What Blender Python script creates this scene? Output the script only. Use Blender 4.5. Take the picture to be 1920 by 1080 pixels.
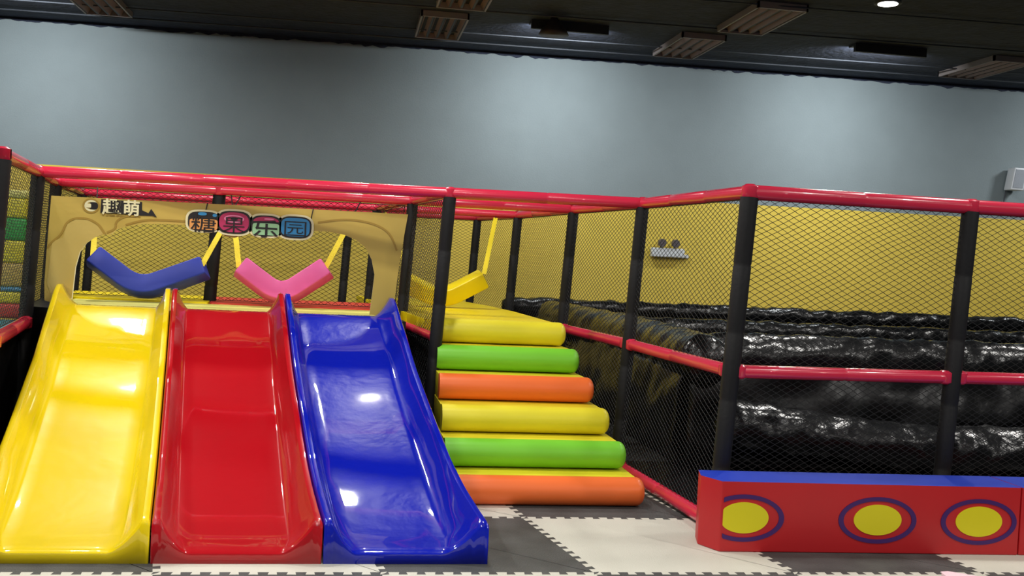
import bpy, math, random
from mathutils import Vector, Matrix, noise
random.seed(4)
PI = math.pi
for o in list(bpy.data.objects): bpy.data.objects.remove(o)
C = bpy.context.scene.collection
sc = bpy.context.scene

# ---------------------------------------------------------------- camera
cd = bpy.data.cameras.new('camera'); cam = bpy.data.objects.new('camera', cd); C.objects.link(cam)
cd.sensor_width = 36; cd.lens = 1900/1920*36; cd.clip_end = 100
R = Matrix(((0.9864314, -0.0444975, -0.1580286), (-0.1564021, 0.0379485, -0.9869642), (0.0499144, 0.9982885, 0.0304741)))
cam.matrix_world = Matrix.Translation((0, 0, 1.5)) @ R.to_4x4()
sc.camera = cam

# ---------------------------------------------------------------- world and exposure
w = bpy.data.worlds.new('world'); sc.world = w; w.use_nodes = True
w.node_tree.nodes['Background'].inputs[0].default_value = (0.8, 0.9, 1, 1)
w.node_tree.nodes['Background'].inputs[1].default_value = 0.05
sc.view_settings.view_transform = 'Standard'; sc.view_settings.look = 'None'
sc.view_settings.gamma = 1; sc.view_settings.use_curve_mapping = False
sc.view_settings.exposure = 0.0

CEIL = 4.2
# centres of the lit ceiling lamps (they hang forward of the unlit ones near the wall)
LIT = [(x, y) for y in (-3.0, 0.1, 3.2, 6.0, 8.45) for x in (-5.0, -2.1, .30, 4.6, 7.9)]
LIT[22] = (.2, 9.0); LIT[21] = (-2.25, 9.0)
LAMP_POWER = 50
ADDED_WASH = [(-7.6, 11.9), (-3.9, 11.6), (2.35, 11.45), (6.15, 11.2), (10.6, 10.9)]  # positions of lights added to brighten the back wall
WASH_POWER = 46

def area_light(name, loc, sx, sy, power, rot=(0, 0, 0), col=(1, .97, .92), spread=None):
    l = bpy.data.lights.new(name, 'AREA'); l.shape = 'DISK' if sx == sy else 'RECTANGLE'; l.size = sx
    if sx != sy: l.size_y = sy
    l.energy = power; l.color = col
    if spread: l.spread = spread
    o = bpy.data.objects.new(name, l); C.objects.link(o); o.location = loc; o.rotation_euler = rot
    return o
for x, y in LIT:
    area_light('lamp_light', (x, y, CEIL-.30), .17, .17, LAMP_POWER)

# ---------------------------------------------------------------- helpers
def lin(c): return tuple(((v/255)/12.92 if v/255 <= .04045 else ((v/255+.055)/1.055)**2.4) for v in c)

def mat(name, rgb, rough=.5, metal=0, coat=0, bump=0, bscale=20, vary=0, vscale=3, spec=.5, detail=3):
    m = bpy.data.materials.new(name); m.use_nodes = True
    nt = m.node_tree; b = nt.nodes['Principled BSDF']
    c = lin(rgb)
    b.inputs['Base Color'].default_value = (*c, 1)
    b.inputs['Roughness'].default_value = rough
    b.inputs['Metallic'].default_value = metal
    b.inputs['Coat Weight'].default_value = coat
    b.inputs['Coat Roughness'].default_value = .03
    b.inputs['Specular IOR Level'].default_value = spec
    tc = nt.nodes.new('ShaderNodeTexCoord')
    if vary:
        n = nt.nodes.new('ShaderNodeTexNoise'); n.inputs['Scale'].default_value = vscale; n.inputs['Detail'].default_value = 6
        nt.links.new(tc.outputs['Object'], n.inputs['Vector'])
        mx = nt.nodes.new('ShaderNodeValToRGB')
        mx.color_ramp.elements[0].position = .3; mx.color_ramp.elements[1].position = .7
        mx.color_ramp.elements[0].color = (*[v*(1-vary) for v in c], 1)
        mx.color_ramp.elements[1].color = (*[min(1, v*(1+vary)) for v in c], 1)
        nt.links.new(n.outputs['Fac'], mx.inputs['Fac']); nt.links.new(mx.outputs['Color'], b.inputs['Base Color'])
    if bump:
        n = nt.nodes.new('ShaderNodeTexNoise'); n.inputs['Scale'].default_value = bscale; n.inputs['Detail'].default_value = detail
        nt.links.new(tc.outputs['Object'], n.inputs['Vector'])
        bp = nt.nodes.new('ShaderNodeBump'); bp.inputs['Strength'].default_value = bump; bp.inputs['Distance'].default_value = .02
        nt.links.new(n.outputs['Fac'], bp.inputs['Height']); nt.links.new(bp.outputs['Normal'], b.inputs['Normal'])
    return m

M = dict(
 wall=mat('wall_paint_grey', (130, 141, 144), .8, bump=.15, bscale=60, vary=.03),
 wallyel=mat('wall_paint_yellow', (224, 196, 78), .7, bump=.1, bscale=60, vary=.03),
 ceil=mat('ceiling_black', (38, 45, 64), .85, bump=.6, bscale=14, vary=.3, vscale=5),
 base=mat('sub_floor', (50, 50, 50), .8, vary=.2),
 tdark=mat('mat_black', (70, 71, 70), .6, bump=.35, bscale=120, vary=.28, vscale=5),
 twhite=mat('mat_white', (205, 203, 190), .55, bump=.2, bscale=120, vary=.03, vscale=4),
 rail=mat('rail_red', (214, 44, 74), .25, coat=.4, bump=.06, bscale=12),
 post=mat('post_black', (20, 20, 22), .6, bump=.1, bscale=40, vary=.2, spec=.35),
 net=mat('net_black', (18, 18, 18), .7),
 sy=mat('slide_yellow', (228, 200, 14), .3, coat=1, bump=.06, bscale=11, spec=.08),
 sr=mat('slide_red', (172, 11, 24), .3, coat=1, bump=.06, bscale=11, spec=.08),
 sb=mat('slide_blue', (8, 26, 166), .3, coat=1, bump=.16, bscale=11, spec=.05),
 fy=mat('foam_yellow', (228, 214, 44), .42, bump=.08, bscale=9),
 fy2=mat('foam_yellow_mat', (240, 215, 10), .38, bump=.08, bscale=9),
 fpale=mat('foam_pale_yellow', (226, 222, 120), .4, bump=.05, bscale=9),
 fg=mat('foam_green', (118, 200, 46), .42, bump=.08, bscale=9),
 fo=mat('foam_orange', (240, 112, 48), .42, bump=.08, bscale=9),
 fr=mat('foam_red', (206, 58, 50), .45, bump=.05, bscale=9),
 fb=mat('foam_blue', (16, 44, 165), .5, bump=.08, bscale=9),
 fp=mat('foam_pink', (224, 84, 162), .45, bump=.08, bscale=9),
 strap=mat('strap_yellow', (240, 215, 40), .6, bump=.3, bscale=150),
 pred=mat('panel_red', (188, 28, 34), .45, bump=.05, bscale=12, vary=.03),
 pblue=mat('panel_blue', (28, 60, 190), .45),
 ppur=mat('print_purple', (62, 22, 96), .5),
 pyel=mat('print_yellow', (216, 204, 18), .5),
 vinyl=mat('vinyl_black', (9, 10, 12), .24, coat=.0, bump=.4, bscale=13, detail=3),
 skirt=mat('skirt_black', (17, 17, 18), .35, bump=.5, bscale=7),
 board=mat('board_tan', (190, 164, 78), .42, vary=.09, vscale=2.2),
 bedge=mat('board_white_edge', (235, 230, 205), .5),
 bbrown=mat('print_brown', (158, 128, 48), .5),
 bpale=mat('print_pale_tan', (192, 168, 92), .42),
 teal=mat('turf_teal', (60, 150, 165), .9, bump=1, bscale=180, vary=.35, vscale=60),
 lou=mat('lamp_reflector', (150, 128, 124), .5),
 louf=mat('lamp_frame', (140, 130, 128), .5),
 dark=mat('housing_dark', (30, 30, 33), .6),
 hood=mat('hood_brown', (62, 50, 50), .6),
 white=mat('plastic_white', (215, 218, 222), .4),
 grille=mat('speaker_grille', (165, 170, 178), .6, bump=.5, bscale=300),
 grey=mat('conduit_grey', (70, 74, 82), .6),
 lens=mat('lamp_head', (88, 80, 84), .3),
 k=mat('print_black', (22, 16, 18), .5),
 vinyl2=mat('vinyl_black_wall', (11, 11, 12), .3, bump=.5, bscale=6, spec=.35),
 kw=mat('print_cream', (226, 220, 176), .5),
 ko=mat('print_orange', (226, 156, 84), .5),
 kc=mat('print_crimson', (178, 40, 90), .5),
 kp=mat('print_pink', (228, 130, 170), .5),
 kg=mat('print_green', (150, 200, 150), .5),
 kb=mat('print_blue', (50, 140, 196), .5),
 kbr=mat('print_rose', (176, 120, 100), .5),
 pinkf=mat('foam_pale_pink', (240, 205, 214), .6),
)
em = bpy.data.materials.new('lamp_diffuser'); em.use_nodes = True
eb = em.node_tree.nodes['Principled BSDF']; eb.inputs['Emission Color'].default_value = (1, .97, .92, 1); eb.inputs['Emission Strength'].default_value = 12

class MB:
    def __init__(s): s.v = []; s.f = []; s.m = []
    def add(s, vs, fs, mi=0):
        n = len(s.v); s.v += [tuple(p) for p in vs]; s.f += [tuple(i+n for i in f) for f in fs]; s.m += [mi]*len(fs)
    def box(s, x0, x1, y0, y1, z0, z1, mi=0):
        s.add([(x0,y0,z0),(x1,y0,z0),(x1,y1,z0),(x0,y1,z0),(x0,y0,z1),(x1,y0,z1),(x1,y1,z1),(x0,y1,z1)],
              [(0,3,2,1),(4,5,6,7),(0,1,5,4),(1,2,6,5),(2,3,7,6),(3,0,4,7)], mi)
    def prism(s, poly, z0, z1, mi=0, mtop=None):          # plan polygon, extruded up
        n = len(poly)
        s.add([(x,y,z0) for x,y in poly]+[(x,y,z1) for x,y in poly], [tuple(range(n))[::-1]]+[(i,(i+1)%n,n+(i+1)%n,n+i) for i in range(n)], mi)
        s.add([(x,y,z1) for x,y in poly], [tuple(range(n))], mi if mtop is None else mtop)
    def slab(s, poly, y0, y1, mi=0, mfront=None):          # x-z polygon, extruded in depth (y0 is the front)
        n = len(poly)
        s.add([(x,y0,z) for x,z in poly]+[(x,y1,z) for x,z in poly], [tuple(range(n,2*n))[::-1]]+[(i,(i+1)%n,n+(i+1)%n,n+i) for i in range(n)], mi)
        s.add([(x,y0,z) for x,z in poly], [tuple(range(n))], mi if mfront is None else mfront)
    def tube(s, pts, rad, n=14, caps=True, mi=0, ref=None):
        pts = [Vector(p) for p in pts]; k = len(pts)
        rad = rad if isinstance(rad, (list, tuple)) else [rad]*k
        vs = []; prev = None
        for i, p in enumerate(pts):
            t = (pts[min(i+1, k-1)]-pts[max(i-1, 0)]).normalized()
            a = Vector(ref) if ref else (Vector((0,0,1)) if abs(t.z) < .9 else Vector((1,0,0)))
            u = t.cross(a).normalized(); v = t.cross(u).normalized()
            for j in range(n):
                q = 2*PI*j/n; vs.append(p+(u*math.cos(q)+v*math.sin(q))*rad[i])
        fs = [(i*n+j, i*n+(j+1)%n, (i+1)*n+(j+1)%n, (i+1)*n+j) for i in range(k-1) for j in range(n)]
        if caps: fs += [tuple(range(n))[::-1], tuple(range((k-1)*n, k*n))]
        s.add(vs, fs, mi)
    def build(s, name, mats, parent=None, smooth=False, bevel=0, weld=False):
        me = bpy.data.meshes.new(name); me.from_pydata(s.v, [], s.f)
        mats = mats if isinstance(mats, (list, tuple)) else [mats]
        for m in mats: me.materials.append(m)
        for p, i in zip(me.polygons, s.m): p.material_index = i; p.use_smooth = smooth
        import bmesh
        bm = bmesh.new(); bm.from_mesh(me)
        if weld: bmesh.ops.remove_doubles(bm, verts=bm.verts, dist=1e-5)
        bmesh.ops.recalc_face_normals(bm, faces=bm.faces); bm.to_mesh(me); bm.free()
        o = bpy.data.objects.new(name, me); C.objects.link(o)
        if parent: o.parent = parent
        if bevel:
            b = o.modifiers.new('bevel', 'BEVEL'); b.width = bevel; b.segments = 3; b.limit_method = 'ANGLE'; b.angle_limit = .6
            for p in me.polygons: p.use_smooth = True
        return o

def tag(o, label, cat, group=None, kind=None):
    if label: o['label'] = label
    if cat: o['category'] = cat
    if group: o['group'] = group
    if kind: o['kind'] = kind
    return o
def thing(name, label, cat, group=None):
    o = bpy.data.objects.new(name, None); C.objects.link(o); o.empty_display_size = .1
    return tag(o, label, cat, group)
def struct(o): o['kind'] = 'structure'; return o
def auto_smooth(o, ang=40):
    me = o.data
    for p in me.polygons: p.use_smooth = True
    me.set_sharp_from_angle(angle=math.radians(ang))

LEAN = .05                       # the padded frame stands about three degrees out of plumb
TOP = 1.93
def P(xt, y, z): return Vector((xt-LEAN*(TOP-z), y, z))        # xt: x at the height of the top rail

# ---------------------------------------------------------------- the room
m = MB(); m.box(-12, 14, -6, 15, -.2, -.014); struct(m.build('floor', M['base']))
m = MB(); m.box(-12, 14, -6, 15, CEIL, CEIL+.2); struct(m.build('ceiling', M['ceil']))
# back wall: from (-12, 14.09) to (14, 12.70)
def wy(x): return 13.689-(x+4.481)*.0535
m = MB()
YB = 2.375
for z0, z1, mi in ((-.02, YB, 1), (YB, CEIL+.02, 0)):
    m.add([(-12, wy(-12), z0), (14, wy(14), z0), (14, wy(14), z1), (-12, wy(-12), z1), (-12, wy(-12)+.2, z0), (14, wy(14)+.2, z0), (14, wy(14)+.2, z1), (-12, wy(-12)+.2, z1)],
          [(0,1,2,3), (5,4,7,6), (1,5,6,2), (4,0,3,7)]+([(0,4,5,1)] if z0 < 0 else [(3,2,6,7)]), mi)
struct(m.build('wall_back', [M['wall'], M['wallyel']]))
for n, a in (('wall_left', (-12.2, -12, -6, 14.2)), ('wall_right', (14, 14.2, -6, 13)), ('wall_front', (-12, 14, -6.2, -6))):
    m = MB(); m.box(*a, -.02, CEIL+.02); struct(m.build(n, M['wall']))
# ragged painted edge where the dark ceiling meets the wall
m = MB(); vs = []; n = 520
for i in range(n+1):
    x = -11.9+25.8*i/n
    d = .035+.045*abs(noise.noise(Vector((x*2.3, 0, 3))))+.035*noise.noise(Vector((x*9, 1, 0)))
    vs += [(x, wy(x)-.012, CEIL-max(.01, d)), (x, wy(x)-.012, CEIL), (x, wy(x)+.002, CEIL-max(.01, d)), (x, wy(x)+.002, CEIL)]
fs = []
for i in range(n): a = 4*i; fs += [(a, a+4, a+5, a+1), (a, a+2, a+6, a+4)]
m.add(vs, fs); struct(m.build('trim_1', M['ceil']))
# thin conduits under the ceiling
for i, (y, r) in enumerate(((12.35, .008), (11.2, .01), (10.05, .008), (12.9, .01))):
    m = MB(); m.tube([(-10, y+.5, CEIL-.03), (12, y-.67, CEIL-.03)], r, 8)
    tag(m.build('conduit', M['grey'], smooth=True), ('thin grey conduit under the dark ceiling, second from the grey wall', 'thin grey conduit under the dark ceiling, third from the grey wall', 'thin grey conduit under the dark ceiling, farthest from the grey wall', 'thin grey conduit under the dark ceiling, nearest the grey wall')[i], 'conduit', 'conduits under the ceiling')

# ---------------------------------------------------------------- interlocking floor mats
S = 1.02
def node(i, j): return Vector((.22+S*i-.18*S*j+.0, 4.70+S*j, 0))
def edge(a, b, sgn):
    d = b-a; L = d.length; t = d/L; nrm = Vector((-t.y, t.x, 0)); k = 12; p = L/k; pts = [a.copy()]
    for q in range(k):
        s0 = a+t*(p*(q+.25)); s1 = a+t*(p*(q+.75)); h = .017*sgn
        wd = p*.05
        pts += [s0-nrm*0+nrm*(-h), s0-t*wd+nrm*h, s1+t*wd+nrm*h, s1+nrm*(-h)]
    return pts
tile_names = {}
near = {-2: 'far left corner before the yellow slide', -1: 'before the yellow slide', 0: 'before the blue slide', 1: 'under the red panel corner', 2: 'before the red panel', 3: 'before the right end of the red panel'}
LAB = {
 (-2,0):'black interlocking floor mat under the foot of the yellow slide', (-1,0):'white interlocking floor mat under the foot of the red slide',
 (0,0):'dusty black interlocking floor mat beside the foot of the blue slide', (1,0):'large clean white floor mat between the blue slide and the red padded barrier',
 (2,0):'black floor mat under the front edge of the red padded barrier', (3,0):'white floor mat under the right end of the red padded barrier',
 (-2,1):'white floor mat hidden beneath the yellow slide', (-1,1):'black floor mat hidden beneath the red slide', (0,1):'white floor mat between the blue slide and the bottom orange roller',
 (1,1):'black floor mat directly before the bottom orange roller', (2,1):'white floor mat beneath the corner post behind the red barrier',
 (-2,-1):'white floor mat nearest the camera before the yellow slide', (-1,-1):'black floor mat nearest the camera before the red slide', (0,-1):'white floor mat showing only its teeth before the blue slide',
 (1,-1):'black floor mat showing only its teeth before the large white mat', (2,-1):'white floor mat before the red barrier, touching the pale pink foam', (3,-1):'black floor mat nearest the camera at the right before the red barrier'}
for (i, j), lab in LAB.items():
    poly = []
    for (a, b, h) in ((node(i,j), node(i+1,j), 1), (node(i+1,j), node(i+1,j+1), 1), (node(i,j+1), node(i+1,j+1), 1), (node(i,j), node(i,j+1), 1)):
        e = edge(a, b, h)+[b.copy()]
        poly.append(e)
    loop = poly[0][:-1]+poly[1][:-1]+poly[2][::-1][:-1]+poly[3][::-1][:-1]
    white = (i+j) % 2 != 0
    m = MB(); m.prism([(p.x, p.y) for p in loop], -.014, 0)
    tag(m.build('floor_mat', M['twhite' if white else 'tdark']), lab, 'floor mat', 'interlocking floor mats')

# ---------------------------------------------------------------- padded frame pieces
def sleeve(a, b, r, step=.45, n=14):
    a = Vector(a); b = Vector(b); L = (b-a).length; k = max(1, round(L/step)); pts = []; rad = []
    for q in range(k):
        t0 = q/k; t1 = (q+1)/k; e = .012/L
        for t, rr in ((t0, .93), (t0+e, 1), (t1-e, 1), (t1, .93)):
            if pts and t == t0: continue
            pts.append(a.lerp(b, t)); rad.append(r*rr)
    rad[0] = r; rad[-1] = r
    return pts, rad
def post(xt, y, parent, z0=0, r=.046, label=None):
    m = MB(); pts, rad = sleeve(P(xt, y, z0), P(xt, y, TOP-.03), r, .42); m.tube(pts, rad, 16)
    o = m.build('post', M['post'], parent); auto_smooth(o, 50); return o
def rail(pts, parent, name='top_rail', r=.038, m_='rail'):
    m = MB()
    for a, b in zip(pts, pts[1:]):
        p, rad = sleeve(a, b, r, .62); m.tube(p, rad, 14)
    for q in pts: m.tube([Vector(q)+Vector((0,0,-r*1.05)), Vector(q)+Vector((0,0,-r*.7)), Vector(q)+Vector((0,0,r*.75)), Vector(q)+Vector((0,0,r*1.08))], [r*.7, r*1.12, r*1.12, r*.6], 14)
    o = m.build(name, M[m_], parent); auto_smooth(o, 50); return o
def net(a, b, z0, z1, parent, cw=.064, ch=.034, r=.0019, sag=.01):
    (xa, ya), (xb, yb) = a, b
    L = math.hypot(xb-xa, yb-ya); d = Vector(((xb-xa)/L, (yb-ya)/L, 0)); nrm = Vector((-d.y, d.x, 0))
    nu = max(2, round(L/cw)*2); hv = ch/2; nv = int((z1-z0)/hv); nv -= nv % 2
    cu = L/nu; cv = (z1-z0)/nv; seed = xa*7+ya
    def at(i, j):
        u = i*cu; z = z0+j*cv
        jx = .0035*noise.noise(Vector((i*.9, j*.9, seed)))+.01*noise.noise(Vector((i*.11, j*.15, seed)))
        jz = .003*noise.noise(Vector((i*.9, j*.9, seed+9)))+.012*noise.noise(Vector((i*.07, j*.06, seed+5)))
        e = min(1, i, nu-i, j, nv-j)
        w_ = sag*math.sin(PI*i/nu)*math.sin(PI*j/nv)
        return Vector((xa+d.x*u-LEAN*(TOP-z), ya+d.y*u, z))+(d*jx+Vector((0,0,jz)))*e+nrm*w_
    m = MB(); vs = []; fs = []
    def seg(p, q):
        t = (q-p).normalized(); u = nrm; v = t.cross(u)
        n = len(vs)
        for c in (p, q):
            for k in range(3):
                an = 2*PI*k/3; vs.append(c+(u*math.cos(an)+v*math.sin(an))*r)
        fs.extend([(n, n+1, n+4, n+3), (n+1, n+2, n+5, n+4), (n+2, n, n+3, n+5)])
    for i in range(nu):
        for j in range(nv):
            if (i+j) % 2 == 0: seg(at(i, j), at(i+1, j+1))
            else: seg(at(i, j+1), at(i+1, j))
    # border rope
    m.add(vs, fs)
    m.tube([at(0, 0), at(nu, 0)], r*1.6, 6); m.tube([at(0, nv), at(nu, nv)], r*1.6, 6)
    m.tube([at(0, 0), at(0, nv)], r*1.6, 6); m.tube([at(nu, 0), at(nu, nv)], r*1.6, 6)
    return m.build('net', M['net'], parent)

# nodes: x at top-rail height, y
n0 = (-1.93, 6.02); n1 = (-2.17, 7.50); n2 = (-2.40, 8.78); n3 = (-2.64, 10.55); n4 = (-2.75, 11.5)
f84 = (.672, 7.165)
d1 = (2.19, 5.42); d2 = (2.04, 7.02); d3 = (1.84, 8.40); d4 = (1.655, 10.17); d5 = (1.40, 11.45)
e2 = (3.585, 5.48); e3 = (5.0, 5.54)
i1 = (.49, 8.52); i2 = (.24, 10.35)
T = lambda n, z=TOP: P(n[0], n[1], z)

# right fence behind the padded barrier
t = thing('safety_fence', 'black netted safety fence behind the red padded barrier, with red top and middle rails', 'fence', 'netted fences of the play frame')
for n in (d1, e2, e3): post(*n, t, r=.05)
rail([T(d1), T(e2), T(e3)], t, r=.042)
for a, b in ((d1, e2), (e2, e3)):
    rail([T(a, .92).lerp(T(b, .92), .035), T(a, .92).lerp(T(b, .92), .965)], t, 'middle_rail', .038)
    net(a, b, .30, 1.89, t)
# side fence running back from the corner
t = thing('safety_fence', 'netted side fence running back beside the coloured roller steps', 'fence', 'netted fences of the play frame')
for n in (d2, d3, d4, d5): post(*n, t)
rail([T(d1), T(d2), T(d3), T(d4), T(d5)], t)
for a, b in ((d1, d2), (d2, d3)):
    rail([T(a, .92).lerp(T(b, .92), .04), T(a, .92).lerp(T(b, .92), .96)], t, 'middle_rail')
rail([T(d1, .05).lerp(T(d2, .05), .04), T(d1, .05).lerp(T(d2, .05), .96)], t, 'bottom_rail', .042)
net(d1, d2, .08, 1.89, t); net(d2, d3, .08, 1.89, t); net(d3, d4, .6, 1.89, t); net(d4, d5, .9, 1.89, t)
# front frame over the slides and steps
t = thing('play_frame', 'front frame of black posts and long red padded rail above the slides', 'frame')
post(*n1, t); post(*f84, t)
rail([T(n1), T(f84), T(d2)], t, 'top_rail', .040)
# left fence
t = thing('safety_fence', 'netted left side fence between the yellow slide and the teal platform', 'fence', 'netted fences of the play frame')
for n in (n0, n2, n3): post(*n, t)
rail([T(n0), T(n1), T(n2), T(n3), T(n4)], t)
rail([P(-5.0, 6.25, TOP), T(n0)], t)
rail([P(-1.72, 4.7, .88), P(-1.90, 5.95, .88)], t, 'middle_rail', .042)
rail([P(-1.92, 6.08, .88), P(-2.15, 7.43, .88)], t, 'middle_rail', .042)
net(n0, n1, .93, 1.89, t); net(n1, n2, .95, 1.89, t); net(n2, n3, .95, 1.89, t)
# middle divider
t = thing('divider_fence', 'netted divider between the slide deck and the roller steps, low pink red rail', 'fence', 'netted fences of the play frame')
post(*i1, t); post(*i2, t)
rail([T(f84), T(i1), T(i2)], t, 'top_rail', .034)
rail([T(f84, .9).lerp(T(i1, .9), .04), T(f84, .9).lerp(T(i1, .9), .96)], t, 'middle_rail', .034)
net(f84, i1, .10, 1.89, t); net(i1, i2, 1.0, 1.89, t)
# cross rails and back nets
t = thing('back_net_frame', 'second row red rail with net and central black post behind the blue and pink swings', 'fence', 'netted fences of the play frame')
post(-1.10, 8.72, t, r=.052)
rail([T(n2), P(-1.1, 8.68, TOP), T(d3)], t, 'top_rail')
net((n2[0], n2[1]+.03), (-1.1, 8.74), 1.02, 1.89, t, cw=.06); net((-1.1, 8.74), (i1[0]-.06, i1[1]+.1), 1.02, 1.89, t, cw=.06)
t = thing('cross_rail_frame', 'third row red padded rail crossing behind the swings', 'frame')
rail([T(n3), T(i2), T(d4)], t, 'top_rail')
t = thing('back_net_frame', 'rearmost frame with black posts and net before the yellow wall', 'fence', 'netted fences of the play frame')
post(-.03, 11.5, t); post(.3, 11.5, t); post(*n4, t)
rail([T(n4), P(-.03, 11.5, TOP), T(d5)], t, 'top_rail')
net((.3, 11.5), (d5[0], d5[1]+.04), 1.0, 1.89, t, cw=.06)

# ---------------------------------------------------------------- decks
t = thing('slide_deck', 'raised deck behind the three slides with pale yellow lip and black skirt', 'platform')
m = MB(); m.prism([(-2.28, 7.60), (-2.0, 7.47), (.42, 7.47), (.24, 9.45), (-2.56, 9.5)], .0, .985); m.build('skirt', M['skirt'], t)
m = MB(); m.prism([(-1.99, 7.43), (.30, 7.43), (.30, 8.45), (-2.14, 8.45)], .90, 1.0); m.build('deck_lip', M['fpale'], t, bevel=.02)
m = MB(); m.prism([(-2.20, 8.45), (-1.12, 8.45), (-1.20, 9.4), (-2.42, 9.4)], .90, 1.015); m.build('yellow_pad', M['fy2'], t, bevel=.02)['label'] = 'bright yellow floor pad'
m = MB(); m.prism([(-1.11, 8.45), (.34, 8.45), (.24, 9.4), (-1.19, 9.4)], .90, 1.012); m.build('red_pad', M['fr'], t, bevel=.02)['label'] = 'red floor pad'
t = thing('step_deck', 'yellow padded deck at the top of the roller steps', 'platform')
m = MB(); m.prism([(.60, 7.62), (1.66, 7.62), (1.60, 8.9), (1.46, 10.1), (1.16, 10.95), (.12, 10.95), (.40, 8.9)], 0, .90); m.build('skirt', M['skirt'], t)
for k, (y0, y1) in enumerate(((7.57, 8.25), (8.25, 9.1), (9.1, 9.95), (9.95, 10.95))):
    def lx(y): return .62-(y-7.165)*.145
    def rx(y): return 1.60-(y-7.5)*.07-(max(0, y-9.6)*.16)
    m = MB(); m.prism([(lx(y0), y0), (rx(y0), y0), (rx(y1), y1), (lx(y1), y1)], .90, 1.005); m.build('floor_pad', M['fy2'], t, bevel=.03)

# ---------------------------------------------------------------- slides
ZP = [(7.47,1.02),(7.40,1.02),(7.34,1.012),(7.27,.98),(7.15,.915),(6.95,.815),(6.6,.63),(6.2,.465),(5.85,.325),(5.55,.215),(5.3,.14),(5.1,.095),(4.97,.075),(4.90,.066),(4.87,.060),(4.855,.054),(4.845,.046),(4.84,.0)]
def interp(y):
    for (ya, za), (yb, zb) in zip(ZP, ZP[1:]):
        if ya >= y >= yb: return za+(zb-za)*(ya-y)/(ya-yb)
    return ZP[-1][1]
def slide(label, xa1, xb1, xa0, xb0, mt, wl=.12, wr=.12):
    # xa1..xb1 at the top (y 7.45), xa0..xb0 at the foot
    m = MB(); ys = []
    for (ya, _), (yb, _) in zip(ZP, ZP[1:]):
        k = max(1, round((ya-yb)/.06)); ys += [ya+(yb-ya)*q/k for q in range(k)]
    ys.append(ZP[-1][0]); 
    # smooth profile
    zs = [interp(y) for y in ys]
    for _ in range(3): zs = [zs[0]]+[(zs[i-1]+2*zs[i]+zs[i+1])/4 if 7.38 > ys[i] > 4.9 else zs[i] for i in range(1, len(zs)-1)]+[zs[-1]]
    us = [0, .006, .02, .036, .046]; NW = 10
    rows = []
    for y, z in zip(ys, zs):
        f = min(1, max(0, (7.45-y)/2.6)); xa = xa1+(xa0-xa1)*f; xb = xb1+(xb0-xb1)*f
        g = max(0, (5.03-y)/.19); grow = .05*g*g
        lipf = 1.0
        rim = .125+.02*max(0, min(1, (5.6-y)/.5))
        rim = rim*(1+.12*max(0, (y-7.2)/.25))
        if y < 4.8415: rim = 0
        elif y < 4.85: rim -= .008
        def col(w):
            c = []
            c.append((0, rim-.012))
            c.append((.007, rim-.002)); c.append((.02, rim)); c.append((.036, rim-.002))
            for q in range(1, NW+1):
                s = q/NW; c.append((.036+(w-.036)*s, (rim-.004)*(1-s)**1.55))
            return c
        A = col(wl+grow+.01*f); B = col(wr+grow+.04*f)
        mid = 8; row = []
        skirt_z = max(0, z-.22) if y < 7.3 else z-.10
        if y < 4.86: skirt_z = 0
        row.append((xa, y, min(skirt_z, z))); row.append((xa, y, z+A[0][1]))
        row += [(xa+d, y, z+h) for d, h in A[1:]]
        x0 = xa+A[-1][0]; x1 = xb-B[-1][0]
        for q in range(1, mid): s = q/mid; row.append((x0+(x1-x0)*s, y, z-.006*math.sin(PI*s)*(1 if 7.3 > y > 4.95 else 0)))
        row += [(xb-d, y, z+h) for d, h in B[::-1][:-1]]
        row.append((xb, y, z+B[0][1])); row.append((xb, y, min(skirt_z, z)))
        rows.append(row)
    n = len(rows[0]); vs = [p for r_ in rows for p in r_]
    fs = [(i*n+j, i*n+j+1, (i+1)*n+j+1, (i+1)*n+j) for i in range(len(rows)-1) for j in range(n-1)]
    m.add(vs, fs); o = m.build('slide', mt); auto_smooth(o, 45)
    sd = o.modifiers.new('thickness', 'SOLIDIFY'); sd.thickness = .012; sd.offset = -1
    return tag(o, label, 'slide', 'moulded plastic slides')
slide('glossy yellow moulded slide, leftmost of the three', -2.01, -1.245, -1.68, -.862, M['sy'], .14, .10)
slide('glossy red moulded slide between the yellow and the blue one', -1.238, -.470, -.855, -.075, M['sr'], .11, .11)
slide('glossy blue moulded slide beside the roller steps', -.462, .321, -.068, .722, M['sb'], .10, .14)

# ---------------------------------------------------------------- arch board
B1 = [(-2.078,1.767),(-0.876,1.773),(0.399,1.775),(0.379,1.625),(0.351,1.388),(0.331,1.151),(0.326,1.025),(0.151,1.025),(0.165,1.183),(0.175,1.321),(0.15,1.429),(0.104,1.513),(0.032,1.568),(-0.058,1.602),(-0.174,1.619),(-0.383,1.616),(-0.608,1.604),(-0.72,1.59),(-0.775,1.56),(-0.83,1.538),(-0.886,1.543),(-0.935,1.571),(-0.999,1.598),(-1.146,1.609),(-1.274,1.613),(-1.455,1.604),(-1.581,1.578),(-1.641,1.552),(-1.675,1.516),(-1.722,1.514),(-1.782,1.492),(-1.834,1.452),(-1.877,1.386),(-1.902,1.28),(-1.912,1.148),(-1.921,1.02),(-2.041,1.02),(-2.098,1.035),(-2.103,1.158),(-2.096,1.383)]
YF = 7.49; YK = 7.515
brd = thing('arch_sign_board', 'tan arched cut-out board with cream edge standing across the slide tops', 'sign board')
m = MB(); m.slab(B1[::-1], YF, YK, 1, 0); m.build('board', [M['board'], M['bedge']], brd)
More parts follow.
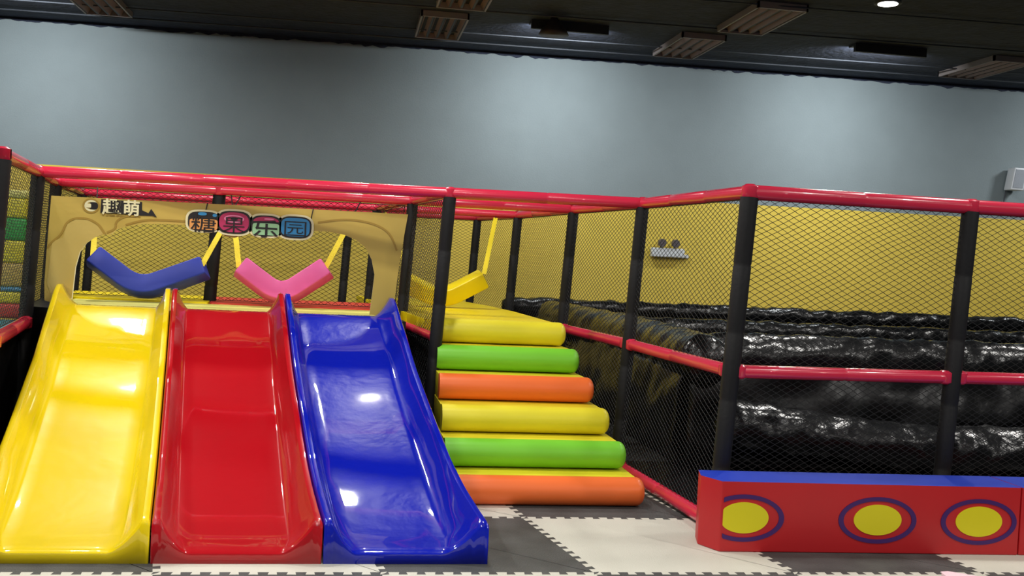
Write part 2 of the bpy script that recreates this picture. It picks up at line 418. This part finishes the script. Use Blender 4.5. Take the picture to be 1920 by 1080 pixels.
def ribbon(pts, w, y, name, mt, parent, dy=.003):
    m = MB(); pts = [Vector((x, 0, z)) for x, z in pts]
    # smooth by subdivision (Chaikin)
    for _ in range(3):
        q = [pts[0]]
        for a, b in zip(pts, pts[1:]): q += [a*.75+b*.25, a*.25+b*.75]
        q.append(pts[-1]); pts = q
    L = []; Rr = []
    for i, p in enumerate(pts):
        t = (pts[min(i+1, len(pts)-1)]-pts[max(i-1, 0)]).normalized(); nn = Vector((-t.z, 0, t.x)); L.append(p+nn*w/2); Rr.append(p-nn*w/2)
    vs = [(p.x, y, p.z) for p in L]+[(p.x, y, p.z) for p in Rr]; n = len(L)
    m.add(vs, [(i, i+1, n+i+1, n+i) for i in range(n-1)])
    o = m.build(name, mt, parent); s_ = o.modifiers.new('thickness', 'SOLIDIFY'); s_.thickness = dy; s_.offset = 0
    return o
for L_ in ([(-2.09,1.40),(-2.07,1.44),(-2.0,1.50),(-1.975,1.585),(-1.915,1.622),(-1.827,1.622),(-1.755,1.585),(-1.713,1.52)],
           [(-.248,1.68),(-.044,1.719),(.149,1.698),(.276,1.635),(.329,1.505)],
           [(-1.70,1.53),(-1.64,1.56),(-1.645,1.612),(-1.58,1.655),(-1.5,1.66)], [(-1.576,1.59),(-1.46,1.632),(-1.344,1.639),(-1.16,1.638)]):
    ribbon(L_, .014, YF-.002, 'printed_line', M['bbrown'], brd)
m = MB(); m.slab([(-2.06,1.45),(-1.99,1.48),(-1.965,1.575),(-1.91,1.61),(-1.83,1.61),(-1.765,1.575),(-1.725,1.516),(-1.782,1.492),(-1.834,1.452),(-1.877,1.386),(-1.902,1.28),(-1.912,1.148),(-1.921,1.03),(-2.04,1.03),(-2.085,1.158)][::-1], YF-.003, YF)
m.build('printed_area', M['bpale'], brd)

def text(body, size, loc, mt, name, parent, ex=.0015, off=0, sx=1.0, lean=0):
    cu = bpy.data.curves.new(name, 'FONT'); cu.body = body; cu.size = size; cu.extrude = ex; cu.offset = off
    cu.align_x = 'CENTER'; cu.align_y = 'CENTER'; cu.resolution_u = 3
    to = bpy.data.objects.new(name, cu); C.objects.link(to)
    bpy.context.view_layer.update()
    me = bpy.data.meshes.new_from_object(to.evaluated_get(bpy.context.evaluated_depsgraph_get()))
    bpy.data.objects.remove(to)
    me.materials.clear(); me.materials.append(mt)
    xs = [v.co.x for v in me.vertices]; zs = [v.co.y for v in me.vertices]
    cx = (min(xs)+max(xs))/2; cz = (min(zs)+max(zs))/2
    for v in me.vertices:
        x, yv, zd = v.co.x-cx, v.co.y-cz, v.co.z
        v.co = (loc[0]+x*sx+yv*lean, loc[1]-zd, loc[2]+yv)
    o = bpy.data.objects.new(name, me); C.objects.link(o); o.parent = parent
    return o
def blob(cx, cz, w_, h_, y, dy, name, mt, parent, pw=2.6, n=32, half=False):
    pts = []
    for i in range(n):
        a = 2*PI*i/n; c, s = math.cos(a), math.sin(a)
        pz = math.copysign(abs(s)**(2/pw), s)*h_/2
        if half: pz = max(0, pz)
        pts.append((cx+math.copysign(abs(c)**(2/pw), c)*w_/2, cz+pz))
    m = MB(); m.slab(pts, y, y+dy); return m.build(name, mt, parent)
def ring(cx, cz, w_, h_, th, y, dy, name, mt, parent, n=48, xmin=None, tz=None, sl=0):
    m = MB(); o_ = []; i_ = []
    for q in range(n):
        a = 2*PI*q/n; c, s = math.cos(a), math.sin(a)
        o_.append((cx+c*w_/2, cz+s*h_/2)); i_.append((cx+c*(w_/2-th), cz+s*(h_/2-(tz or th))))
    for q in range(n):
        r2 = (q+1) % n; P4 = [o_[q], o_[r2], i_[r2], i_[q]]
        if xmin is not None:
            if max(p[0] for p in P4) < xmin: continue
            P4 = [(max(p[0], xmin), p[1]) for p in P4]
        m.add([(p[0], y+sl*(p[0]-cx), p[1]) for p in P4]+[(p[0], y+dy+sl*(p[0]-cx), p[1]) for p in P4], [(0,1,2,3), (7,6,5,4), (0,4,5,1), (2,6,7,3)])
    return m.build(name, mt, parent)
# left logo: round emblem, two characters, small arrow
YL = YF-.004
ring(-1.812, 1.712, .115, .105, .012, YL, .003, 'logo_ring', M['bbrown'], brd)
ring(-1.812, 1.712, .088, .08, .014, YL, .003, 'logo_ring', M['kw'], brd)
blob(-1.795, 1.712, .06, .052, YL-.001, .004, 'logo_disc', M['k'], brd)
blob(-1.828, 1.712, .034, .028, YL-.003, .004, 'logo_square', M['kw'], brd, pw=6)
m = MB(); m.slab([(-1.748,1.667),(-1.47,1.662),(-1.385,1.664),(-1.47,1.70),(-1.472,1.758),(-1.745,1.762)], YL-.001, YL+.003); m.build('logo_backing', M['k'], brd)
text('趣', .118, (-1.672, YL-.004, 1.712), M['kw'], 'logo_letter', brd, sx=1.1, off=.0025)
text('萌', .118, (-1.540, YL-.004, 1.711), M['kw'], 'logo_letter', brd, sx=1.0, off=.0025)
m = MB(); m.slab([(-1.425,1.682),(-1.408,1.712),(-1.395,1.695),(-1.368,1.655),(-1.40,1.665)], YL-.002, YL+.003); m.build('logo_arrow', M['k'], brd)
for q in range(11): 
    m = MB(); m.box(-1.735+q*.024, -1.735+q*.024+.010+.006*(q % 3), YL, YL+.003, 1.647, 1.655); m.build('logo_small_print', M['bbrown'], brd)

# hanging name sign
sg = thing('hanging_name_sign', 'colourful shop sign with four Chinese characters hanging on the tan arched board', 'sign')
YS = YF-.02
SX = [(-1.045, .205, .125), (-.835, .215, .15), (-.612, .20, .135), (-.405, .215, .145)]
bk = []
for (cx, w_, h_), z_ in zip(SX, (1.645, 1.648, 1.636, 1.636)): blob(cx, z_, w_+.045, h_+.04, YS+.003, .008, 'cream_outline', M['kw'], sg, 3.0)
cols = ['ko', 'kc', 'kg', 'kb']; back = ['k', 'kc', 'k', 'kb']
for q, ((cx, w_, h_), z_, ch) in enumerate(zip(SX, (1.645, 1.648, 1.636, 1.636), '糖果乐园')):
    blob(cx, z_, w_+.012, h_+.012, YS, .004, 'tile_outline', M['k'], sg, 3.2)
    if q == 0:
        blob(cx, z_-.022, w_-.012, h_-.05, YS-.002, .004, 'tile_face', M['ko'], sg, 7)
        blob(cx-.01, z_+.052, .06, .022, YS-.002, .004, 'tile_dot', M['kb'], sg); blob(cx+.075, z_+.045, .03, .02, YS-.002, .004, 'tile_dot', M['kb'], sg)
        text(ch, .135, (cx, YS-.004, z_-.018), M['k'], 'sign_letter', sg, sx=1.35)
    if q == 1:
        blob(cx, z_, w_-.008, h_-.008, YS-.002, .004, 'tile_face', M['kc'], sg, 2.6)
        ring(cx, z_+.025, .14, .055, .012, YS-.004, .004, 'sweet_ring', M['kp'], sg, tz=.009)
        blob(cx, z_+.027, .05, .022, YS-.004, .004, 'tile_dot', M['k'], sg)
        text(ch, .125, (cx, YS-.005, z_-.018), M['k'], 'sign_letter', sg, sx=1.35, off=-.001)
    if q == 2:
        blob(cx, z_+.030, w_-.02, .07, YS-.002, .004, 'tile_dome', M['kc'], sg, 2, half=True)
        blob(cx+.02, z_+.048, .07, .012, YS-.004, .004, 'dome_shine', M['kp'], sg)
        blob(cx, z_-.025, w_-.012, h_-.05, YS-.002, .004, 'tile_face', M['kg'], sg, 7)
        text(ch, .135, (cx, YS-.004, z_-.022), M['k'], 'sign_letter', sg, sx=1.35, off=.001)
    if q == 3:
        blob(cx, z_, w_-.012, h_-.012, YS-.002, .004, 'tile_face', M['kb'], sg, 3.6)
        text(ch, .125, (cx, YS-.004, z_-.012), M['k'], 'sign_letter', sg, sx=1.5, off=-.001)
for x in (-1.040, -.300):
    m = MB(); m.tube([(x, YS+.008, 1.70 if x < -1 else 1.68), (x+.008, YS+.008, 1.735), (x+.015, YS+.016, 1.776)], .004, 6); m.build('cord', M['k'], sg)

# ---------------------------------------------------------------- hanging V swings
def swing(label, A, Bm, Cc, y, mt, straps, w_=.15, h_=.13, roll=.25, yaw=0, cordat=.72):
    t = thing('foam_swing', label, 'swing', 'bent foam swings on yellow straps')
    A, Bm, Cc = (Vector((p[0], 0, p[1])) for p in (A, Bm, Cc))
    pts = []
    K = 12; u0 = (A-Bm); u1 = (Cc-Bm); ra = min(.16, u0.length*.45)
    pa = Bm+u0.normalized()*ra; pb = Bm+u1.normalized()*ra
    pts = [A, A.lerp(pa, .04), A.lerp(pa, .5), pa]
    for q in range(1, K): s = q/K; pts.append(pa*(1-s)**2+Bm*2*s*(1-s)+pb*s*s)
    pts += [pb, pb.lerp(Cc, .5), pb.lerp(Cc, .96), Cc]
    m = MB(); vs = []
    sec = []
    for cx_, cy_ in ((1,1), (-1,1), (-1,-1), (1,-1)):
        for a0 in range(4):
            base = {(1,1):0, (-1,1):90, (-1,-1):180, (1,-1):270}[(cx_, cy_)]
            an = math.radians(base+30*a0); r_ = .012
            sec.append(((w_/2-r_)*cx_+r_*math.cos(an), (h_/2-r_)*cy_+r_*math.sin(an)))
    n = len(sec); k = len(pts)
    for i, p in enumerate(pts):
        tt = (pts[min(i+1, k-1)]-pts[max(i-1, 0)]).normalized(); up = Vector((-tt.z, 0, tt.x)); dp = Vector((0, 1, 0))
        sc_ = .93 if i in (0, k-1) else 1
        for a_, b_ in sec:
            a2 = a_*math.cos(roll)-b_*math.sin(roll); b2 = a_*math.sin(roll)+b_*math.cos(roll)
            q = p+dp*(a2*sc_)+up*(b2*sc_); vs.append(Vector((q.x, y+q.y+(q.x-Bm.x)*yaw, q.z)))
    m.add(vs, [(i*n+j, i*n+(j+1) % n, (i+1)*n+(j+1) % n, (i+1)*n+j) for i in range(k-1) for j in range(n)]+[tuple(range(n)), tuple(range((k-1)*n, k*n))])
    o = m.build('foam_seat', mt, t); auto_smooth(o, 35)
    for (p0, p1) in straps:
        p0 = Vector(p0); p2 = Vector(p1); p1 = p0.lerp(p2, cordat); d = (p1-p0).normalized(); s_ = Vector((1, 0, 0)); s_ = (s_-d*s_.dot(d)).normalized()*.021
        nn = d.cross(s_).normalized()*.002; m = MB()
        vs = [q+a*s_+b*nn for q in (p0, p1) for a, b in ((-1,-1), (1,-1), (1,1), (-1,1))]
        m.add(vs, [(0,1,5,4), (1,2,6,5), (2,3,7,6), (3,0,4,7), (0,3,2,1), (4,5,6,7)])
        so = m.build('strap', M['strap'], t)
        m = MB(); m.tube([p1-d*.01, p2], .005, 6); m.build('cord', M['k'], so)
    return t
swing('blue bent foam swing hanging on yellow straps, leftmost of the three', (-1.985, 1.345), (-1.64, 1.085), (-1.15, 1.29), 8.36, M['fb'],
      [((-1.99, 8.34, 1.34), (-2.06, 8.70, 1.90)), ((-1.17, 8.36, 1.31), (-.92, 8.66, 1.90))], yaw=.12, roll=-.35, w_=.19, h_=.15)
swing('pink bent foam swing hanging on yellow straps between the posts', (-.875, 1.315), (-.54, 1.075), (-.185, 1.335), 8.36, M['fp'],
      [((-.88, 8.34, 1.31), (-1.0, 8.66, 1.90)), ((-.20, 8.34, 1.34), (.06, 8.56, 1.90))], roll=-.3, w_=.19, h_=.15)
swing('yellow bent foam swing above the yellow deck behind the net', (.52, 1.215), (.84, 1.075), (1.22, 1.29), 9.3, M['fy2'],
      [((1.22, 9.3, 1.33), (1.42, 10.12, 1.90)), ((.55, 9.3, 1.26), (.30, 10.2, 1.90))], w_=.18, h_=.15, cordat=.97)

# ---------------------------------------------------------------- roller steps
st = thing('roller_steps', 'soft steps of orange, green and yellow foam rollers beside the blue slide', 'steps')
RX = [1.849, 1.800, 1.755, 1.708, 1.660, 1.612]; RC = ['fo', 'fg', 'fy', 'fo', 'fg', 'fy']
YR = [6.03+.286*q for q in range(6)]; rise = .17; rr = .088
for q in range(6):
    y = YR[q]; z = rr+rise*q; xl = .63; xr = RX[q]
    m = MB()
    pts = [(xl, y, z)]; rad = [rr]
    K = 40
    for s in range(1, K): pts.append((xl+(xr-.05-xl)*s/K, y, z)); rad.append(rr)
    for a in range(0, 91, 15): pts.append((xr-.05+.05*math.sin(math.radians(a)), y, z)); rad.append(rr-.05*(1-math.cos(math.radians(a))))
    m.tube(pts, rad, 28, mi=0)
    o = m.build('roller', M[RC[q]], st); auto_smooth(o, 50); o['label'] = {'fo': 'orange', 'fg': 'green', 'fy': 'yellow'}[RC[q]]+' foam roller'
    m = MB(); ynext = YR[q+1] if q < 5 else 7.62
    m.prism([(xl, y+.05), (xr-.035, y+.05), (xr-.06, 7.62), (.62, 7.62)], max(.002, rise*q-.01), rise*(q+1)-.006)
    m.build('step_block', M['fy'], st, bevel=.012)

# ---------------------------------------------------------------- red padded barrier
def barrier(label, poly, dots, xmin=None, yf=None):
    t = thing('padded_barrier', label, 'barrier', 'red padded barriers with yellow dots')
    m = MB(); m.prism(poly, .0, .375, 0, 1); m.build('pad', [M['pred'], M['pblue']], t, bevel=.008)
    for cx, cut in dots:
        y = yf(cx)-.004
        ring(cx, .182, .445, .252, .028, y, .005, 'printed_ring', M['ppur'], t, xmin=poly[0][0]+.012 if cut else None, tz=.022, sl=-.0281)
        b = []
        for i in range(48):
            a = 2*PI*i/48; px_ = cx+.136*math.cos(a)
            if cut: px_ = max(px_, poly[0][0]+.012)
            b.append((px_, .184+.083*math.sin(a)))
        m = MB(); m.slab(b, y, y+.005); m.v = [(p[0], p[1]-.0281*(p[0]-cx), p[2]) for p in m.v]; m.build('printed_dot', M['pyel'], t)
barrier('red padded barrier with three yellow dots and a blue top before the net fence', [(1.985, 5.06), (3.690, 5.012), (3.690, 5.30), (1.95, 5.335), (1.915, 5.20)], [(2.112, 1), (2.862, 0), (3.448, 0)], yf=lambda x: 5.06-(x-1.985)*.0281)
barrier('next red padded barrier beyond the seam at the right edge', [(3.697, 5.012), (5.40, 4.964), (5.40, 5.25), (3.697, 5.30)], [(4.2, 0), (4.9, 0)], yf=lambda x: 5.012-(x-3.697)*.0281)

# pale pink foam block just at the front
m = MB(); m.prism([(2.905, 4.40), (3.06, 4.33), (3.10, 4.46), (2.975, 4.548), (2.93, 4.54)], 0, .06)
tag(m.build('foam_block', M['pinkf'], bevel=.02), 'pale pink foam block lying on the mats before the red barrier', 'foam block')

# ---------------------------------------------------------------- black inflatable
inf = thing('inflatable_pit', 'large black glossy vinyl inflatable with padded tubes behind the net fences', 'inflatable')
def wtube(pts, r, name, parent=inf, seed=0, amp=.02, n=28, step=.05, squash=1, freq=7):
    P_ = [Vector(p) for p in pts]; seq = []
    for a, b in zip(P_, P_[1:]):
        k = max(1, int((b-a).length/step)); seq += [a.lerp(b, q/k) for q in range(k)]
    seq.append(P_[-1]); k = len(seq); vs = []
    for i, p in enumerate(seq):
        t = (seq[min(i+1, k-1)]-seq[max(i-1, 0)]).normalized(); u = t.cross(Vector((0,0,1))).normalized(); v = Vector((0,0,1))
        e = min(1, (min(i, k-1-i)+.15)*step/(r*.8)); e = math.sqrt(max(.02, 1-(1-e)**2))
        for j in range(n):
            a = 2*PI*j/n
            q = p+(u*math.cos(a)+v*math.sin(a)*squash)*r*e
            dd = noise.noise(q*freq+Vector((seed, 0, 0)))+.5*noise.noise(q*freq*2.5+Vector((seed, 5, 0)))
            vs.append(q+(q-p).normalized()*amp*dd)
    m = MB(); m.add(vs, [(i*n+j, i*n+(j+1) % n, (i+1)*n+(j+1) % n, (i+1)*n+j) for i in range(k-1) for j in range(n)]+[tuple(range(n)), tuple(range((k-1)*n, k*n))])
    return m.build(name, M['vinyl'], parent, smooth=True)
wtube([(2.62, 7.05, .80), (2.66, 8.4, .80), (2.60, 10.0, .80), (2.30, 11.6, .82)], .20, 'side_tube', seed=1)
wtube([(2.62, 7.36, .83), (4.4, 7.42, .83), (9.0, 7.50, .84)], .175, 'front_tube', seed=2, amp=.022)
wtube([(1.80, 11.95, .93), (9.5, 11.6, .96)], .095, 'back_tube', seed=3, amp=.025)
wtube([(2.3, 11.45, .77), (9.5, 11.1, .80)], .11, 'back_tube', seed=4, amp=.025)
wtube([(2.62, 6.95, .36), (3.4, 6.9, .30), (4.2, 6.85, .22), (6.0, 6.85, .24), (8.5, 6.85, .25)], .19, 'lower_tube', seed=5, amp=.03)
def sheet(a, b, z0, z1, bulge, name, seed, parent=inf, mt='vinyl2', amp=.05):
    a = Vector((*a, 0)); b = Vector((*b, 0)); L = (b-a).length; d = (b-a)/L; nn = Vector((d.y, -d.x, 0)); nu = int(L/.06); nv = int((z1-z0)/.05); vs = []
    for i in range(nu+1):
        for j in range(nv+1):
            p = a+d*(L*i/nu); z = z0+(z1-z0)*j/nv
            o_ = bulge*math.sin(PI*j/nv)+amp*noise.noise(Vector((p.x*2.2, z*4, seed+p.y*2.2)))+amp*.5*noise.noise(Vector((p.x*6, z*7, seed+p.y*6)))
            q = p+nn*o_; vs.append((q.x, q.y, z))
    w_ = nv+1; m = MB(); m.add(vs, [(i*w_+j, (i+1)*w_+j, (i+1)*w_+j+1, i*w_+j+1) for i in range(nu) for j in range(nv)])
    o = m.build(name, M[mt], parent, smooth=True); s_ = o.modifiers.new('thickness', 'SOLIDIFY'); s_.thickness = .01
    return o
sheet((2.52, 7.25), (9.0, 7.42), .01, .78, .07, 'front_wall', 11)
sheet((2.42, 11.6), (2.5, 7.2), .01, .72, .06, 'side_wall', 12)
m = MB(); m.prism([(2.7, 7.6), (9.2, 7.6), (9.4, 12.1), (2.0, 12.1), (2.5, 10)], .0, .58); m.build('bed', M['vinyl'], inf)
m = MB(); m.prism([(2.08, 5.47), (8.5, 5.47), (8.5, 7.3), (1.96, 7.3), (1.90, 7.1)], .0, .02); m.build('ground_sheet', M['vinyl2'], inf)
m = MB(); m.box(2.0, 9.4, 12.05, 12.2, 0, .96); m.build('back_wall_pad', M['vinyl'], inf)

# ---------------------------------------------------------------- left platform with coloured rollers
t = thing('turf_platform', 'raised platform with teal turf and black sides behind the left net', 'platform')
m = MB(); m.prism([(-5.0, 4.6), (-1.80, 4.6), (-2.27, 7.56), (-5.0, 7.56)], 0, .86); m.build('base', M['skirt'], t)
m = MB(); m.prism([(-5.0, 4.6), (-1.80, 4.6), (-2.27, 7.56), (-5.0, 7.56)], .86, .885); m.build('turf', M['teal'], t)
t = thing('padded_wall', 'wall of stacked coloured foam bands behind the left net', 'padding')
zz = [.885, .99, 1.075, 1.11, 1.28, 1.44, 1.60, 1.74, 1.80]; cc = ['fr', 'fy', 'fb2', 'board', 'fy', 'fg2', 'fy', 'fpale']
M['fb2'] = mat('foam_sky_blue', (70, 150, 190), .5); M['fg2'] = mat('foam_deep_green', (30, 160, 60), .5)
for a, b, c in zip(zz, zz[1:], cc):
    m = MB(); m.box(-4.8, -2.285, 7.66, 7.86, a, b); m.build('foam_band', M[c], t, bevel=.02)

# ---------------------------------------------------------------- wall fittings
el = thing('emergency_light', 'white wall box with two round grey lamp heads on the yellow wall', 'emergency light')
m = MB(); y = wy(4.52)-.004; m.box(3.97, 4.43, y-.09, y, 1.60, 1.725); m.build('housing', M['white'], el, bevel=.015)
for x in (4.10, 4.29):
    m = MB(); m.tube([(x, y-.14, 1.79), (x, y-.11, 1.79), (x, y-.03, 1.785)], [.05, .058, .04], 18); m.build('lamp_head', M['lens'], el, smooth=False)
    m = MB(); m.box(x-.012, x+.012, y-.07, y-.05, 1.71, 1.77); m.build('bracket', M['grey'], el)
m = MB(); m.box(4.43, 4.50, y-.05, y, 1.60, 1.65); m.build('plug_box', M['white'], el, bevel=.008)
sp = thing('wall_speaker', 'white box loudspeaker with grey grille high on the grey wall', 'speaker')
y = wy(9.05); 
def spx(x, z): return x+(z-2.92)*.10
m = MB(); vs = []
for yy in (y-.20, y-.04):
    for x, z in ((8.93, 2.77), (9.13, 2.77), (9.16, 3.08), (8.96, 3.08)): vs.append((x+(z-2.77)*.06, yy, z))
m.add(vs, [(0,1,2,3), (7,6,5,4), (0,4,5,1), (1,5,6,2), (2,6,7,3), (3,7,4,0)]); m.build('cabinet', M['white'], sp, bevel=.012)
m = MB(); m.add([(x+(z-2.77)*.06, y-.206, z) for x, z in ((8.955, 2.80), (9.105, 2.80), (9.128, 3.055), (8.975, 3.055))]+[(x+(z-2.77)*.06, y-.196, z) for x, z in ((8.955, 2.80), (9.105, 2.80), (9.128, 3.055), (8.975, 3.055))],
   [(0,1,2,3), (7,6,5,4), (0,4,5,1), (1,5,6,2), (2,6,7,3), (3,7,4,0)]); m.build('grille', M['grille'], sp)
m = MB(); m.box(9.0, 9.08, y-.05, y, 2.85, 3.0); m.build('wall_bracket', M['grey'], sp)
m = MB(); m.tube([(8.98, y-.03, 2.78), (8.96, y-.02, 2.6), (8.95, y-.012, 2.42)], .009, 6); m.build('cable', M['grey'], sp)

# ---------------------------------------------------------------- ceiling lamps
def louver(cx, cy, lit, label, w_=.54, l_=1.18):
    t = thing('louver_lamp', label, 'ceiling lamp', 'recessed louver lamps on the ceiling'); z = CEIL+.035
    m = MB()
    m.box(cx-w_/2, cx-w_/2+.02, cy-l_/2, cy+l_/2, z-.10, z); m.box(cx+w_/2-.02, cx+w_/2, cy-l_/2, cy+l_/2, z-.10, z)
    m.box(cx-w_/2, cx+w_/2, cy-l_/2, cy-l_/2+.03, z-.10, z); m.box(cx-w_/2, cx+w_/2, cy+l_/2-.02, cy+l_/2, z-.10, z)
    m.box(cx-w_/2, cx+w_/2, cy-l_/2, cy+l_/2, z-.012, z)
    m.build('frame', M['louf'], t)
    if lit:
        m = MB(); m.box(cx-w_/2+.02, cx+w_/2-.02, cy-l_/2+.03, cy+l_/2-.02, z-.10, z-.09); m.build('diffuser', em, t)
    else:
        m = MB(); s_ = (w_-.04)/4
        for k in range(4):
            x0 = cx-w_/2+.02+k*s_; vs = []; q = 8
            for e in range(q+1):
                a = PI*e/q; x = x0+s_*.12+(s_*.76)*e/q; zz_ = z-.095+.075*math.sin(a)
                vs += [(x, cy-l_/2+.03, zz_), (x, cy+l_/2-.03, zz_)]
            m.add(vs, [(2*e, 2*e+1, 2*e+3, 2*e+2) for e in range(q)])
        m.build('reflector', M['lou'], t, smooth=True)
        m = MB()
        for k in range(5):
            xx = cx-w_/2+.02+k*s_; m.box(xx-.012, xx+.012, cy-l_/2+.03, cy+l_/2-.03, z-.092, z-.05)
        m.build('lamp_divider', M['dark'], t)
    return t
UN = [(-2.98, 12.25, 'unlit louver ceiling lamp above the far left of the grey wall'), (1.05, 10.4, 'unlit louver ceiling lamp cut by the top edge of the photo, above the centre'),
      (.92, 12.0, 'unlit louver ceiling lamp close to the wall, left of centre'), (4.20, 10.38, 'most clearly lit-up louver ceiling lamp right of centre, not switched on'),
      (3.93, 11.95, 'unlit louver ceiling lamp close to the wall, right of centre'), (7.75, 11.75, 'dim louver ceiling lamp at the far right above the speaker')]
for x, y, lab in UN: louver(x, y, False, lab)
ROWN = ('farthest behind the camera', 'over the camera', 'just ahead of the camera', 'over the roller steps', 'nearest the grey wall')
COLN = ('far left', 'left', 'centre', 'right', 'far right')
for k_, (x, y) in enumerate(LIT):
    t = thing('high_bay_lamp', 'lit round ceiling lamp, %s in the row %s' % (COLN[k_ % 5], ROWN[k_//5]), 'ceiling lamp', 'lit round lamps over the hall')
    m = MB(); m.tube([(x, y, CEIL-.29), (x, y, CEIL-.24), (x, y, CEIL-.14), (x, y, CEIL-.12), (x, y, CEIL)], [.12, .115, .05, .02, .02], 24); m.build('housing', M['dark'], t, smooth=True)
    m = MB(); m.tube([(x, y, CEIL-.296), (x, y, CEIL-.289)], .085, 24); m.build('diffuser', em, t)
# conical hood
cn = thing('cone_pendant', 'dark brown conical lamp hood hanging at the ceiling above the centre of the wall', 'pendant lamp')
m = MB(); m.tube([(2.12, 11.2, 4.0), (2.12, 11.2, 4.04), (2.12, 11.2, 4.15), (2.12, 11.2, 4.2)], [.17, .15, .06, .03], 24); m.build('hood', M['hood'], cn, smooth=True)
# wall washers added to brighten the grey wall, in made-up dark housings
for (x, y), lab in zip(ADDED_WASH, ('added dark lamp housing at the ceiling beyond the left edge of the view', 'added dark lamp housing at the ceiling lighting the left of the grey wall', 'added dark lamp housing at the ceiling beside the brown conical hood', 'added dark lamp housing at the ceiling between the right-hand louver lamps', 'added dark lamp housing at the ceiling beyond the white wall speaker')):
    t = thing('added_wall_washer', lab, 'added spotlight', 'added wall-washing lamps at the ceiling')
    m = MB(); m.box(x-.45, x+.45, y-.05, y, CEIL-.10, CEIL); m.box(x-.45, x+.45, y, y+.12, CEIL-.03, CEIL); m.build('housing', M['dark'], t)
    area_light('lamp_light', (x, y+.05, CEIL-.06), .85, .05, WASH_POWER, (math.radians(52), 0, 0), (.93, .98, 1), math.radians(150))  # added light for the bright patches under the ceiling edge
